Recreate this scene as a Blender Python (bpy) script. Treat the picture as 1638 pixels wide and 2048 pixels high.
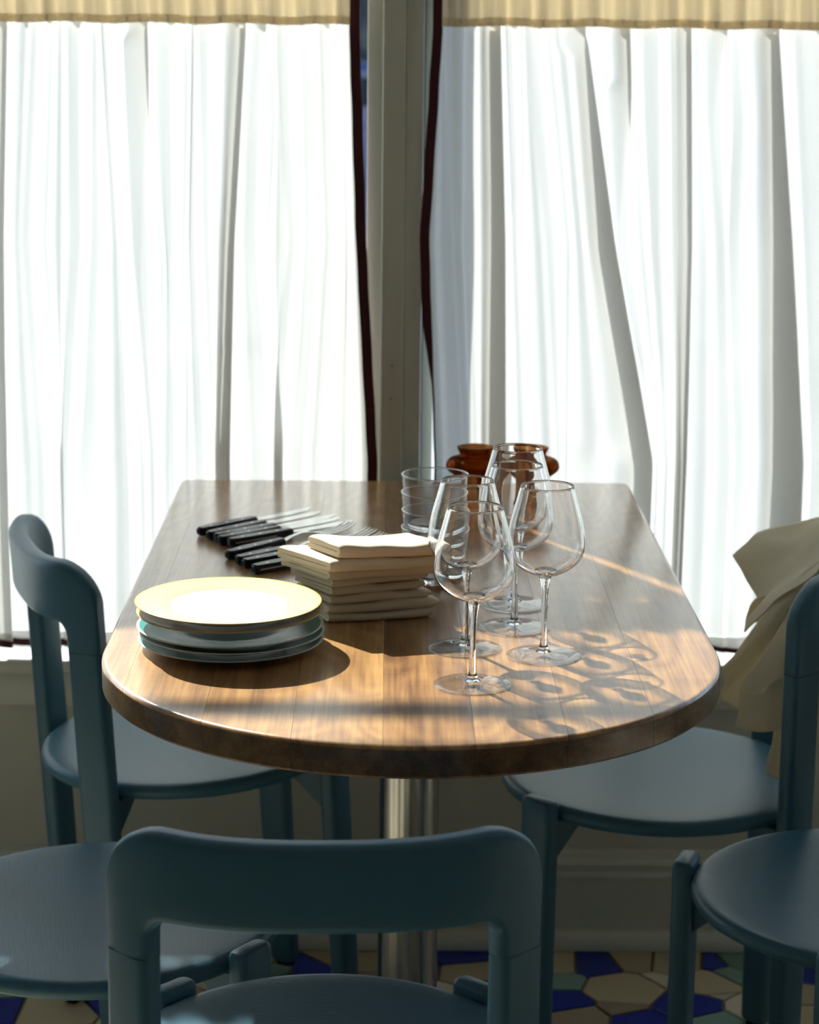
import bpy, bmesh, math, random
from mathutils import Vector, Matrix, noise
random.seed(7)
PI = math.pi
scene = bpy.context.scene
COL = scene.collection
for o in list(bpy.data.objects): bpy.data.objects.remove(o)

# ------------------------------------------------------------------ camera
CAMP = Vector((-0.03074, -2.28582, 1.4019)); PITCH = .2156; ROLL = -.0106; YAW = .0119; FPX = 4394.12
fw = Vector((math.sin(YAW)*math.cos(PITCH), math.cos(YAW)*math.cos(PITCH), -math.sin(PITCH)))
rt = Vector((math.cos(YAW), -math.sin(YAW), 0)); up = rt.cross(fw)
R2 = rt*math.cos(ROLL) - up*math.sin(ROLL); U2 = up*math.cos(ROLL) + rt*math.sin(ROLL)
cd = bpy.data.cameras.new('camera'); cam = bpy.data.objects.new('camera', cd); COL.objects.link(cam)
cam.matrix_world = Matrix.Translation(CAMP) @ Matrix((R2, U2, -fw)).transposed().to_4x4()
cd.sensor_fit = 'VERTICAL'; cd.sensor_height = 36; cd.lens = FPX/2048*36
cd.clip_start = .05; cd.clip_end = 200
cd.dof.use_dof = True; cd.dof.focus_distance = 2.27; cd.dof.aperture_fstop = 8
scene.camera = cam
def ray(x, y): return fw + R2*((x-819)/FPX) - U2*((y-1024)/FPX)
def uz(x, y, z): d = ray(x, y); return CAMP + d*((z-CAMP.z)/d.z)
def uy(x, y, Y): d = ray(x, y); return CAMP + d*((Y-CAMP.y)/d.y)

# ------------------------------------------------------------------ light
SUND = Vector((.56, -1, -.91)).normalized()
world = bpy.data.worlds.new('world'); scene.world = world; world.use_nodes = True
wn = world.node_tree.nodes; wl = world.node_tree.links; wn.clear()
sky = wn.new('ShaderNodeTexSky'); sky.sky_type = 'HOSEK_WILKIE'; sky.turbidity = 3.0; sky.ground_albedo = .35
sky.sun_direction = (-SUND)
bg = wn.new('ShaderNodeBackground'); bg.inputs['Strength'].default_value = 9.0
wo = wn.new('ShaderNodeOutputWorld'); wl.new(sky.outputs[0], bg.inputs[0]); wl.new(bg.outputs[0], wo.inputs[0])
sd = bpy.data.lights.new('sun', 'SUN'); so = bpy.data.objects.new('sun', sd); COL.objects.link(so)
sd.energy = 11.0; sd.angle = math.radians(.9); sd.color = (1, .955, .88)
so.rotation_euler = SUND.to_track_quat('-Z', 'Y').to_euler(); so.location = (-4, 8, 7)
vs = scene.view_settings
vs.view_transform = 'Standard'; vs.look = 'None'; vs.gamma = 1; vs.use_curve_mapping = False; vs.exposure = 0.34
scene.cycles.transparent_max_bounces = 48; scene.cycles.max_bounces = 20; scene.cycles.transmission_bounces = 20

# ------------------------------------------------------------------ materials
def S(n, k, v): n.inputs[k].default_value = v
def mat(name, col, rough=.5, metal=0, spec=.5, coat=0, bump=0, bscale=60, var=0, vscale=8, coat_rough=.1, aniso=None):
    m = bpy.data.materials.new(name); m.use_nodes = True; nt = m.node_tree; b = nt.nodes['Principled BSDF']
    c = (*col, 1)
    S(b, 'Base Color', c); S(b, 'Roughness', rough); S(b, 'Metallic', metal); S(b, 'Specular IOR Level', spec)
    S(b, 'Coat Weight', coat); S(b, 'Coat Roughness', coat_rough)
    tc = nt.nodes.new('ShaderNodeTexCoord')
    if var:
        n = nt.nodes.new('ShaderNodeTexNoise'); S(n, 'Scale', vscale); S(n, 'Detail', 4)
        r = nt.nodes.new('ShaderNodeMapRange'); S(r, 'To Min', 1-var); S(r, 'To Max', 1+var)
        mx = nt.nodes.new('ShaderNodeVectorMath'); mx.operation = 'SCALE'; mx.inputs[0].default_value = col
        nt.links.new(tc.outputs['Object'], n.inputs['Vector']); nt.links.new(n.outputs[0], r.inputs[0])
        nt.links.new(r.outputs[0], mx.inputs['Scale']); nt.links.new(mx.outputs[0], b.inputs['Base Color'])
    if bump:
        n2 = nt.nodes.new('ShaderNodeTexNoise'); S(n2, 'Scale', bscale); S(n2, 'Detail', 6)
        mp = nt.nodes.new('ShaderNodeMapping')
        if aniso: S(mp, 'Scale', aniso)
        bp = nt.nodes.new('ShaderNodeBump'); S(bp, 'Strength', bump); S(bp, 'Distance', .002)
        nt.links.new(tc.outputs['Object'], mp.inputs[0]); nt.links.new(mp.outputs[0], n2.inputs['Vector'])
        nt.links.new(n2.outputs[0], bp.inputs['Height']); nt.links.new(bp.outputs[0], b.inputs['Normal'])
    return m

M = {}
M['paint'] = mat('blue_paint', (.058, .158, .225), .38, spec=.42, bump=.12, bscale=40, var=.08, vscale=5, aniso=(1, 12, 1))
M['wall'] = mat('wall_paint', (.62, .61, .52), .55, bump=.05, bscale=30, var=.03)
M['room'] = mat('room_paint', (.70, .69, .66), .7, var=.03)
M['trim'] = mat('trim_paint', (.70, .71, .62), .38, bump=.05, bscale=20, var=.04, vscale=3)
M['trim_dark'] = mat('trim_dark', (.30, .31, .27), .4, var=.04)
M['seal'] = mat('window_seal', (.02, .06, .10), .4)
M['steel'] = mat('brushed_steel', (.62, .60, .57), .22, metal=1, bump=.1, bscale=90, aniso=(1, 1, .01))
M['blade'] = mat('blade_steel', (.70, .72, .70), .22, metal=1)
M['handle'] = mat('navy_handle', (.006, .011, .022), .28, spec=.5)
M['rivet'] = mat('rivet', (.7, .7, .7), .3, metal=1)
M['cast'] = mat('cast_base', (.05, .045, .04), .5, metal=.3, var=.1)
M['brass'] = mat('bracket_metal', (.03, .03, .03), .4, metal=.5)
M['rubber'] = mat('rubber', (.012, .012, .012), .6)
M['burgundy'] = mat('burgundy_trim', (.060, .006, .012), .8, bump=.2, bscale=400)
M['grout'] = mat('grout', (.20, .15, .10), .85, bump=.2, bscale=120, var=.15, vscale=30)
M['pave'] = mat('paving', (.40, .41, .43), .8, var=.12, vscale=2)
M['road'] = mat('asphalt', (.20, .22, .26), .8, var=.12, vscale=3)
M['facade'] = mat('facade_paint', (.08, .20, .25), .7, var=.2, vscale=.7)
M['line'] = mat('road_line', (.75, .76, .78), .7)
M['kerbpaint'] = mat('kerb_paint', (.75, .42, .12), .7)
M['car'] = mat('car_paint', (.03, .05, .14), .25, coat=.6)
M['carglass'] = mat('car_glass', (.02, .03, .04), .08)
M['leafy'] = mat('hedge_green', (.05, .10, .03), .8, var=.3, vscale=10)

def fabric(name, dif, tr, fac, weave=900, bump=.15):
    m = bpy.data.materials.new(name); m.use_nodes = True; nt = m.node_tree; nt.nodes.clear()
    out = nt.nodes.new('ShaderNodeOutputMaterial'); d = nt.nodes.new('ShaderNodeBsdfDiffuse'); t = nt.nodes.new('ShaderNodeBsdfTranslucent')
    S(d, 'Color', (*dif, 1)); S(t, 'Color', (*tr, 1)); mx = nt.nodes.new('ShaderNodeMixShader'); S(mx, 0, fac)
    nt.links.new(d.outputs[0], mx.inputs[1]); nt.links.new(t.outputs[0], mx.inputs[2]); nt.links.new(mx.outputs[0], out.inputs[0])
    tc = nt.nodes.new('ShaderNodeTexCoord'); n = nt.nodes.new('ShaderNodeTexNoise'); S(n, 'Scale', weave)
    mp = nt.nodes.new('ShaderNodeMapping'); S(mp, 'Scale', (1, 1, .15))
    n2 = nt.nodes.new('ShaderNodeTexNoise'); S(n2, 'Scale', weave); mp2 = nt.nodes.new('ShaderNodeMapping'); S(mp2, 'Scale', (.15, 1, 1))
    ad = nt.nodes.new('ShaderNodeMath')
    bp = nt.nodes.new('ShaderNodeBump'); S(bp, 'Strength', bump); S(bp, 'Distance', .0006)
    for a, b in ((mp, n), (mp2, n2)):
        nt.links.new(tc.outputs['Object'], a.inputs[0]); nt.links.new(a.outputs[0], b.inputs['Vector'])
    nt.links.new(n.outputs[0], ad.inputs[0]); nt.links.new(n2.outputs[0], ad.inputs[1])
    nt.links.new(ad.outputs[0], bp.inputs['Height'])
    nt.links.new(bp.outputs[0], d.inputs['Normal']); nt.links.new(bp.outputs[0], t.inputs['Normal'])
    return m
M['curtain'] = fabric('curtain_cotton', (.95, .95, .94), (.94, .935, .91), .27)
M['header'] = fabric('curtain_header_cotton', (.86, .80, .68), (.88, .78, .60), .5)
M['napkin'] = fabric('napkin_cotton', (.86, .76, .58), (.90, .58, .25), .12, bump=.1)
M['cloth'] = fabric('cloth_cotton', (.88, .84, .70), (.90, .76, .52), .40, bump=.15)

def glassm(name, col=(1, 1, 1), ior=1.5, rough=0):
    m = bpy.data.materials.new(name); m.use_nodes = True; nt = m.node_tree; nt.nodes.clear()
    out = nt.nodes.new('ShaderNodeOutputMaterial'); g = nt.nodes.new('ShaderNodeBsdfGlass')
    S(g, 'Color', (*col, 1)); S(g, 'IOR', ior); S(g, 'Roughness', rough); nt.links.new(g.outputs[0], out.inputs[0]); return m
def sheet_glass(name, tint=(.98, .985, .98), f0=.04, k=.9, grain=0):
    # a thin wall of glass: passes light straight on, reflects by the Schlick curve
    m = bpy.data.materials.new(name); m.use_nodes = True; nt = m.node_tree; nt.nodes.clear()
    out = nt.nodes.new('ShaderNodeOutputMaterial'); t = nt.nodes.new('ShaderNodeBsdfTransparent'); g = nt.nodes.new('ShaderNodeBsdfGlossy')
    S(t, 'Color', (*tint, 1)); S(g, 'Roughness', .015)
    lw = nt.nodes.new('ShaderNodeLayerWeight'); S(lw, 'Blend', .5)
    pw = nt.nodes.new('ShaderNodeMath'); pw.operation = 'POWER'; S(pw, 1, 4.0)
    ma = nt.nodes.new('ShaderNodeMath'); ma.operation = 'MULTIPLY_ADD'; S(ma, 1, k); S(ma, 2, f0)
    mx = nt.nodes.new('ShaderNodeMixShader')
    nt.links.new(lw.outputs['Facing'], pw.inputs[0]); nt.links.new(pw.outputs[0], ma.inputs[0]); nt.links.new(ma.outputs[0], mx.inputs[0])
    nt.links.new(t.outputs[0], mx.inputs[1]); nt.links.new(g.outputs[0], mx.inputs[2]); nt.links.new(mx.outputs[0], out.inputs[0])
    return m
M['glass'] = glassm('clear_glass')
M['bowlglass'] = sheet_glass('thin_bowl_glass', (.98, .985, .985), .05, .95)
M['footglass'] = sheet_glass('thin_foot_glass', (.985, .99, .99), .10, .8)
M['tumblerglass'] = sheet_glass('tumbler_glass', (.95, .955, .96), .045, .9)
M['pane'] = sheet_glass('window_pane_glass', (.93, .96, .96))
M['amber'] = glassm('amber_glass', (.60, .35, .17), 1.42, .04)

def ceramic(name, rim, well, rw, r_in):
    m = bpy.data.materials.new(name); m.use_nodes = True; nt = m.node_tree; b = nt.nodes['Principled BSDF']
    S(b, 'Roughness', .22); S(b, 'Specular IOR Level', .18)
    tc = nt.nodes.new('ShaderNodeTexCoord'); sp = nt.nodes.new('ShaderNodeSeparateXYZ'); cm = nt.nodes.new('ShaderNodeCombineXYZ')
    ln = nt.nodes.new('ShaderNodeVectorMath'); ln.operation = 'LENGTH'
    nt.links.new(tc.outputs['Object'], sp.inputs[0]); nt.links.new(sp.outputs[0], cm.inputs[0]); nt.links.new(sp.outputs[1], cm.inputs[1])
    nt.links.new(cm.outputs[0], ln.inputs[0])
    cr = nt.nodes.new('ShaderNodeValToRGB'); cr.color_ramp.interpolation = 'LINEAR'
    mr = nt.nodes.new('ShaderNodeMath'); mr.operation = 'DIVIDE'; S(mr, 1, .105); nt.links.new(ln.outputs['Value'], mr.inputs[0])
    nt.links.new(mr.outputs[0], cr.inputs[0]); e = cr.color_ramp.elements
    e[0].position = 0; e[0].color = (*well, 1); e[1].position = 1; e[1].color = (*rw, 1)
    def add(p, c): x = e.new(p); x.color = (*c, 1)
    add(r_in-.006, well); add(r_in-.003, rw); add(r_in+.003, rw); add(r_in+.006, rim); add(.925, rim); add(.935, rw)
    nt.links.new(cr.outputs[0], b.inputs['Base Color'])
    return m
M['plate_cream'] = ceramic('cream_glaze', (.60, .49, .36), (.78, .77, .74), (.62, .52, .20), .61)
M['plate_teal'] = ceramic('teal_glaze', (.030, .27, .245), (.030, .27, .245), (.75, .78, .74), .61)
M['china'] = mat('white_china', (.72, .70, .62), .2, coat=.2)
M['china_teal'] = mat('white_china_cool', (.66, .70, .68), .2, coat=.2)

def wood(name='walnut', tone=1.0):
    m = bpy.data.materials.new(name); m.use_nodes = True; nt = m.node_tree; N = nt.nodes; L = nt.links; b = N['Principled BSDF']
    tc = N.new('ShaderNodeTexCoord'); oi = N.new('ShaderNodeObjectInfo')
    off = N.new('ShaderNodeVectorMath'); off.operation = 'SCALE'; off.inputs[0].default_value = (3.1, 5.3, 2.2); L.new(oi.outputs['Random'], off.inputs['Scale'])
    add = N.new('ShaderNodeVectorMath'); add.operation = 'ADD'; L.new(tc.outputs['Object'], add.inputs[0]); L.new(off.outputs[0], add.inputs[1])
    # slow wander of the grain
    n0 = N.new('ShaderNodeTexNoise'); S(n0, 'Scale', 3.2); S(n0, 'Detail', 2); m0 = N.new('ShaderNodeMapping'); S(m0, 'Scale', (1.6, .55, 1.6)); L.new(add.outputs[0], m0.inputs[0]); L.new(m0.outputs[0], n0.inputs['Vector'])
    # contour rings = cathedral figure
    mu = N.new('ShaderNodeMath'); mu.operation = 'MULTIPLY'; S(mu, 1, 22); L.new(n0.outputs[0], mu.inputs[0])
    fr = N.new('ShaderNodeMath'); fr.operation = 'PINGPONG'; S(fr, 1, .5); L.new(mu.outputs[0], fr.inputs[0])
    # fine fibres
    n1 = N.new('ShaderNodeTexNoise'); S(n1, 'Scale', 1); S(n1, 'Detail', 5); m1 = N.new('ShaderNodeMapping'); S(m1, 'Scale', (260, 9, 260)); L.new(add.outputs[0], m1.inputs[0]); L.new(m1.outputs[0], n1.inputs['Vector'])
    n2 = N.new('ShaderNodeTexNoise'); S(n2, 'Scale', 1); S(n2, 'Detail', 3); m2 = N.new('ShaderNodeMapping'); S(m2, 'Scale', (45, 1.8, 45)); L.new(add.outputs[0], m2.inputs[0]); L.new(m2.outputs[0], n2.inputs['Vector'])
    # cross figure (curl)
    n3 = N.new('ShaderNodeTexNoise'); S(n3, 'Scale', 1); S(n3, 'Detail', 2); m3 = N.new('ShaderNodeMapping'); S(m3, 'Scale', (14, 75, 14)); L.new(add.outputs[0], m3.inputs[0]); L.new(m3.outputs[0], n3.inputs['Vector'])
    def ma(a, k, c):
        x = N.new('ShaderNodeMath'); x.operation = 'MULTIPLY_ADD'; S(x, 1, k); L.new(a, x.inputs[0])
        if isinstance(c, float): S(x, 2, c)
        else: L.new(c, x.inputs[2])
        return x.outputs[0]
    v = ma(fr.outputs[0], .22, -.10); v = ma(n1.outputs[0], .42, v); v = ma(n2.outputs[0], .80, v); v = ma(n3.outputs[0], .10, v)
    v = ma(oi.outputs['Random'], .16, v)
    cr = N.new('ShaderNodeValToRGB'); e = cr.color_ramp.elements
    e[0].position = .28; e[0].color = (.050, .019, .007, 1); e[1].position = .95; e[1].color = (.64, .35, .115, 1)
    x = e.new(.5); x.color = (.19, .080, .026, 1); x = e.new(.7); x.color = (.39, .19, .060, 1)
    L.new(v, cr.inputs[0])
    dk = N.new('ShaderNodeVectorMath'); dk.operation = 'SCALE'; S(dk, 'Scale', tone); L.new(cr.outputs[0], dk.inputs[0]); L.new(dk.outputs[0], b.inputs['Base Color'])
    S(b, 'Coat IOR', 1.65)
    S(b, 'Roughness', .3); S(b, 'Coat Weight', .9); S(b, 'Coat Roughness', .2)
    bp = N.new('ShaderNodeBump'); S(bp, 'Strength', .25); S(bp, 'Distance', .0006); L.new(n1.outputs[0], bp.inputs['Height']); L.new(bp.outputs[0], b.inputs['Normal'])
    return m
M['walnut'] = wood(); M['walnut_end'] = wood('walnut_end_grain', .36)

def tilemat(name, col, rough=.4):
    m = bpy.data.materials.new(name); m.use_nodes = True; nt = m.node_tree; N = nt.nodes; L = nt.links; b = N['Principled BSDF']
    oi = N.new('ShaderNodeObjectInfo'); r = N.new('ShaderNodeMapRange'); S(r, 'To Min', .8); S(r, 'To Max', 1.15); L.new(oi.outputs['Random'], r.inputs[0])
    mx = N.new('ShaderNodeVectorMath'); mx.operation = 'SCALE'; mx.inputs[0].default_value = col; L.new(r.outputs[0], mx.inputs['Scale']); L.new(mx.outputs[0], b.inputs['Base Color'])
    S(b, 'Roughness', rough); return m
TILE = {'cream': tilemat('tile_cream', (.50, .42, .27)), 'sand': tilemat('tile_sand', (.36, .29, .20)), 'blue': tilemat('tile_blue', (.008, .022, .30), .3),
        'teal': tilemat('tile_teal', (.20, .34, .28)), 'white': tilemat('tile_white', (.66, .60, .45))}

# ------------------------------------------------------------------ mesh helpers
def mesh(name, V, F, m=None, parent=None, smooth=True):
    me = bpy.data.meshes.new(name); me.from_pydata([tuple(v) for v in V], [], F); me.validate()
    if smooth: me.polygons.foreach_set('use_smooth', [True]*len(me.polygons))
    if m: me.materials.append(m)
    o = bpy.data.objects.new(name, me); COL.objects.link(o)
    if parent: o.parent = parent
    return o
def frombm(name, bm, m=None, parent=None, smooth=False, autos=None):
    bmesh.ops.recalc_face_normals(bm, faces=bm.faces)
    me = bpy.data.meshes.new(name); bm.to_mesh(me); bm.free()
    if smooth: me.polygons.foreach_set('use_smooth', [True]*len(me.polygons))
    if autos: me.set_sharp_from_angle(angle=math.radians(autos))
    if m: me.materials.append(m)
    o = bpy.data.objects.new(name, me); COL.objects.link(o)
    if parent: o.parent = parent
    return o
def tag(o, label=None, cat=None, group=None, kind=None):
    if label: o['label'] = label
    if cat: o['category'] = cat
    if group: o['group'] = group
    if kind: o['kind'] = kind
    return o
def empty(name, loc=(0, 0, 0), rz=0, label=None, cat=None, group=None):
    o = bpy.data.objects.new(name, None); COL.objects.link(o); o.location = loc; o.rotation_euler = (0, 0, rz); o.empty_display_size = .05
    return tag(o, label, cat, group)
def bmbox(bm, x0, x1, y0, y1, z0, z1, bev=0, seg=2, mtx=None):
    r = bmesh.ops.create_cube(bm, size=1)['verts']
    for v in r: v.co = Vector(((x0+x1)/2+v.co.x*(x1-x0), (y0+y1)/2+v.co.y*(y1-y0), (z0+z1)/2+v.co.z*(z1-z0)))
    if bev:
        es = list({e for v in r for e in v.link_edges})
        q = bmesh.ops.bevel(bm, geom=es, offset=bev, segments=seg, affect='EDGES', profile=.5)
        r = list({v for f in q['faces'] for v in f.verts} | {v for v in r if v.is_valid})
    if mtx is not None:
        for v in r: v.co = mtx @ v.co
    return r
def box(name, x0, x1, y0, y1, z0, z1, m, parent=None, bev=0, kind=None):
    bm = bmesh.new(); bmbox(bm, x0, x1, y0, y1, z0, z1, bev)
    o = frombm(name, bm, m, parent, smooth=bool(bev), autos=40 if bev else None)
    if kind: o['kind'] = kind
    return o
def lathe(name, prof, m, parent=None, n=64, closed=False, rib=None, autos=None):
    V = []; F = []
    k = len(prof)
    for i in range(n):
        a = 2*PI*i/n; c, s = math.cos(a), math.sin(a)
        for j, (r, z) in enumerate(prof):
            rr = r*(1+rib(a, j)) if rib else r
            V.append((rr*c, rr*s, z))
    for i in range(n):
        i2 = (i+1) % n
        for j in range(k if closed else k-1):
            j2 = (j+1) % k
            F.append((i*k+j, i2*k+j, i2*k+j2, i*k+j2))
    bm = bmesh.new(); vs_ = [bm.verts.new(v) for v in V]
    for f in F: bm.faces.new([vs_[i] for i in f])
    bmesh.ops.remove_doubles(bm, verts=bm.verts, dist=1e-6)
    return frombm(name, bm, m, parent, smooth=True, autos=autos)
def catmull(P, per):
    out = []
    n = len(P)
    for i in range(n-1):
        p0, p1, p2, p3 = P[max(i-1, 0)], P[i], P[i+1], P[min(i+2, n-1)]
        for j in range(per):
            t = j/per
            out.append(tuple(.5*((2*b)+(c-a)*t+(2*a-5*b+4*c-d)*t*t+(3*b-a-3*c+d)*t**3) for a, b, c, d in zip(p0, p1, p2, p3)))
    out.append(tuple(P[-1])); return out
def gridmesh(name, rows, m, parent=None, thick=0):
    V = []; F = []; k = len(rows[0])
    for r in rows: V += [tuple(p) for p in r]
    for i in range(len(rows)-1):
        for j in range(k-1): F.append((i*k+j, i*k+j+1, (i+1)*k+j+1, (i+1)*k+j))
    o = mesh(name, V, F, m, parent)
    if thick:
        md = o.modifiers.new('thickness', 'SOLIDIFY'); md.thickness = thick; md.offset = 0
    return o
def lerp(a, b, t): return a+(b-a)*t
def tri(z, zt, zm, zb, a, b, c):      # value at height z from values at three heights
    if z >= zm: return lerp(b, a, min(1, (z-zm)/(zt-zm)))
    return lerp(b, c, min(1.2, (zm-z)/(zm-zb)))

# ------------------------------------------------------------------ the room
WY = .95
XL, XR, YF, ZC = -3.0, 3.2, -4.6, 2.9
floor = box('floor', XL, XR, YF, 1.1, -.06, -.004, M['grout'], kind='structure')
box('ceiling', XL, XR, YF, 1.1, ZC, ZC+.08, M['room'], kind='structure')
box('wall_left', XL-.08, XL, YF, 1.1, 0, ZC, M['room'], kind='structure')
box('wall_right', XR, XR+.08, YF, 1.1, 0, ZC, M['room'], kind='structure')
box('wall_front', XL, XR, YF-.08, YF, 0, ZC, M['room'], kind='structure')
# window wall: a low wall under the sill, a lintel, piers at both ends
SILL = .462; HEAD = 2.06
bm = bmesh.new()
bmbox(bm, XL, XR, WY, 1.12, -.004, SILL-.02)
bmbox(bm, XL, XR, WY, 1.12, HEAD, ZC)
bmbox(bm, XL, -2.25, WY, 1.12, SILL-.02, HEAD); bmbox(bm, 2.25, XR, WY, 1.12, SILL-.02, HEAD)
wb = frombm('wall_back', bm, M['wall']); wb['kind'] = 'structure'
box('trim_1', -2.25, 2.25, .932, 1.10, SILL-.022, SILL, M['trim'], bev=.004, kind='structure')       # sill board
box('trim_2', -2.25, 2.25, .942, .9495, SILL-.075, SILL-.0225, M['trim'], bev=.002, kind='structure')    # apron under the sill
# baseboard with chair-rail mouldings
def profile_x(name, prof, x0, x1, m):
    V = [(x0, y, z) for y, z in prof]+[(x1, y, z) for y, z in prof]; k = len(prof)
    F = [(i, (i+1) % k, k+(i+1) % k, k+i) for i in range(k)]+[tuple(range(k)), tuple(range(2*k-1, k-1, -1))]
    bm = bmesh.new(); vs_ = [bm.verts.new(v) for v in V]
    for f in F: bm.faces.new([vs_[i] for i in f])
    o = frombm(name, bm, m, smooth=True, autos=35); o['kind'] = 'structure'; return o
W0 = WY-.0005
profile_x('baseboard_back', [(W0, .001), (.936, .001), (.936, .108), (.934, .112), (.930, .115), (.929, .119), (.932, .123), (.935, .125), (.935, .132), (.931, .134), (.929, .138),
          (.931, .142), (.936, .145), (.938, .150), (.938, .154), (W0, .158)], XL, XR, M['trim'])
pr = [(.9355, .0015)]+[(.9355-.022*math.cos(a), .004+.026*math.sin(a)) for a in [i*PI/2/7 for i in range(8)]]
profile_x('trim_3', [(.9355, .0015), (.9135, .0015)]+[(.9355-.022*math.cos(a), .006+.024*math.sin(a)) for a in [i*PI/2/7 for i in range(8)]], XL, XR, M['trim'])

# windows: two bays either side of the middle post, transom bar above the curtains
def window(name, x0, x1):
    w = empty(name, ((x0+x1)/2, 1.03, SILL)); w['kind'] = 'structure'
    cx = (x0+x1)/2; fw_ = .02
    def p(nm, a, b, c, d, y0=-.012, y1=.012, m=M['trim_dark'], bev=.002):
        return box(nm, a-cx, b-cx, y0, y1, c-SILL, d-SILL, m, w, bev=bev)
    p('window_frame', x0, x0+fw_, SILL, HEAD); p('window_frame', x1-fw_, x1, SILL, HEAD)
    p('window_frame', x0+fw_, x1-fw_, SILL, SILL+.02); p('window_frame', x0+fw_, x1-fw_, HEAD-.015, HEAD)
    p('transom_bar', x0+fw_, x1-fw_, 1.87, 1.902)
    p('pane', x0+fw_, x1-fw_, SILL+.02, 1.87, -.002, .002, M['pane'], 0)
    p('pane', x0+fw_, x1-fw_, 1.902, HEAD-.015, -.002, .002, M['pane'], 0)
    return w
window('window_1', -2.25, -.0385); window('window_2', .022, 2.25)
# the post between the windows, in three steps
bm = bmesh.new(); bmbox(bm, -.0595, -.0375, .963, 1.06, SILL, HEAD, .0015)
a = frombm('trim_4', bm, M['trim'], smooth=True, autos=40); a['kind'] = 'structure'
bm = bmesh.new(); bmbox(bm, -.0373, -.0045, .938, 1.06, SILL, HEAD, .002)
a = frombm('trim_5', bm, M['trim'], smooth=True, autos=40); a['kind'] = 'structure'
bm = bmesh.new(); bmbox(bm, -.0043, .0225, .952, 1.06, SILL, HEAD, .002)
a = frombm('trim_6', bm, M['trim'], smooth=True, autos=40); a['kind'] = 'structure'
box('trim_7', .0226, .0250, .975, 1.016, SILL, HEAD, M['seal'], kind='structure')
# screw holes on the post
for px_, py_ in ((781, 797), (784, 731)):
    q = uy(px_, py_, .938); bm = bmesh.new(); bmesh.ops.create_uvsphere(bm, u_segments=10, v_segments=6, radius=.0018)
    for v in bm.verts: v.co = Vector((v.co.x, v.co.y*.4, v.co.z))+Vector((q.x, .9378, q.z))
    s_ = frombm('trim_8' if py_ > 750 else 'trim_9', bm, M['trim_dark'], smooth=True); s_['kind'] = 'structure'

# ------------------------------------------------------------------ outside
box('pavement', -14, 14, 1.12, 7.6, -.25, -.12, M['pave'], kind='structure')
box('road', -14, 14, 7.7, 15.5, -.3, -.22, M['road'], kind='structure')
kb = empty('street_kerb', (0, 7.65, -.25)); kb['kind'] = 'structure'
for i in range(-9, 10):
    box('kerb_stone', i*1.4-.695, i*1.4+.695, -.05, .05, 0, .135, M['kerbpaint'] if i in (0,) else M['pave'], kb, bev=.01)
box('pavement', -14, 14, 15.5, 18, -.3, -.14, M['pave'], kind='structure')
for i in range(-4, 5):
    tag(box('road_line', i*2.6-.2, i*2.6+1.1, 10.2, 10.32, -.2195, -.217, M['line']), kind='structure')
fc = box('facade', -16, 16, 18, 18.3, -.14, 5.2, M['facade'], kind='structure')
for i in range(-7, 8):
    p_ = box('window', i*2.1-.7, i*2.1+.7, 17.94, 18.0, 1.0, 3.2, M['carglass'], fc)
def car(x, y, label):
    c = empty('car', (x, y, -.22), 0, label, 'car')
    prof = [(-2.1, .35), (-2.15, .7), (-1.9, .92), (-1.2, 1.0), (-.75, 1.38), (.6, 1.42), (1.2, 1.05), (1.95, .95), (2.15, .75), (2.12, .35)]
    bm = bmesh.new(); k = len(prof)
    A = [bm.verts.new((px, -.82 if pz < 1.1 else -.66, pz)) for px, pz in prof]; B = [bm.verts.new((px, .82 if pz < 1.1 else .66, pz)) for px, pz in prof]
    bm.faces.new(A); bm.faces.new(B[::-1])
    for i in range(k): bm.faces.new((A[i], B[i], B[(i+1) % k], A[(i+1) % k]))
    bmesh.ops.bevel(bm, geom=list(bm.edges), offset=.05, segments=2, affect='EDGES')
    frombm('body', bm, M['car'], c, True, 40)
    bm = bmesh.new(); A = [bm.verts.new(v) for v in ((-1.05, -.80, 1.02), (1.05, -.80, 1.02), (.55, -.72, 1.33), (-.7, -.72, 1.33))]; bm.faces.new(A)
    bmesh.ops.solidify(bm, geom=list(bm.faces), thickness=.03); frombm('side_window', bm, M['carglass'], c)
    for wx in (-1.35, 1.35):
        for wy in (-.74, .74):
            bm = bmesh.new(); bmesh.ops.create_cone(bm, cap_ends=True, segments=24, radius1=.33, radius2=.33, depth=.2)
            o = frombm('wheel', bm, M['rubber'], c, True, 40); o.rotation_euler = (PI/2, 0, 0); o.location = (wx, wy, .33)
car(-.7, 12.6, 'dark blue car parked across the street behind the window gap')

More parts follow.
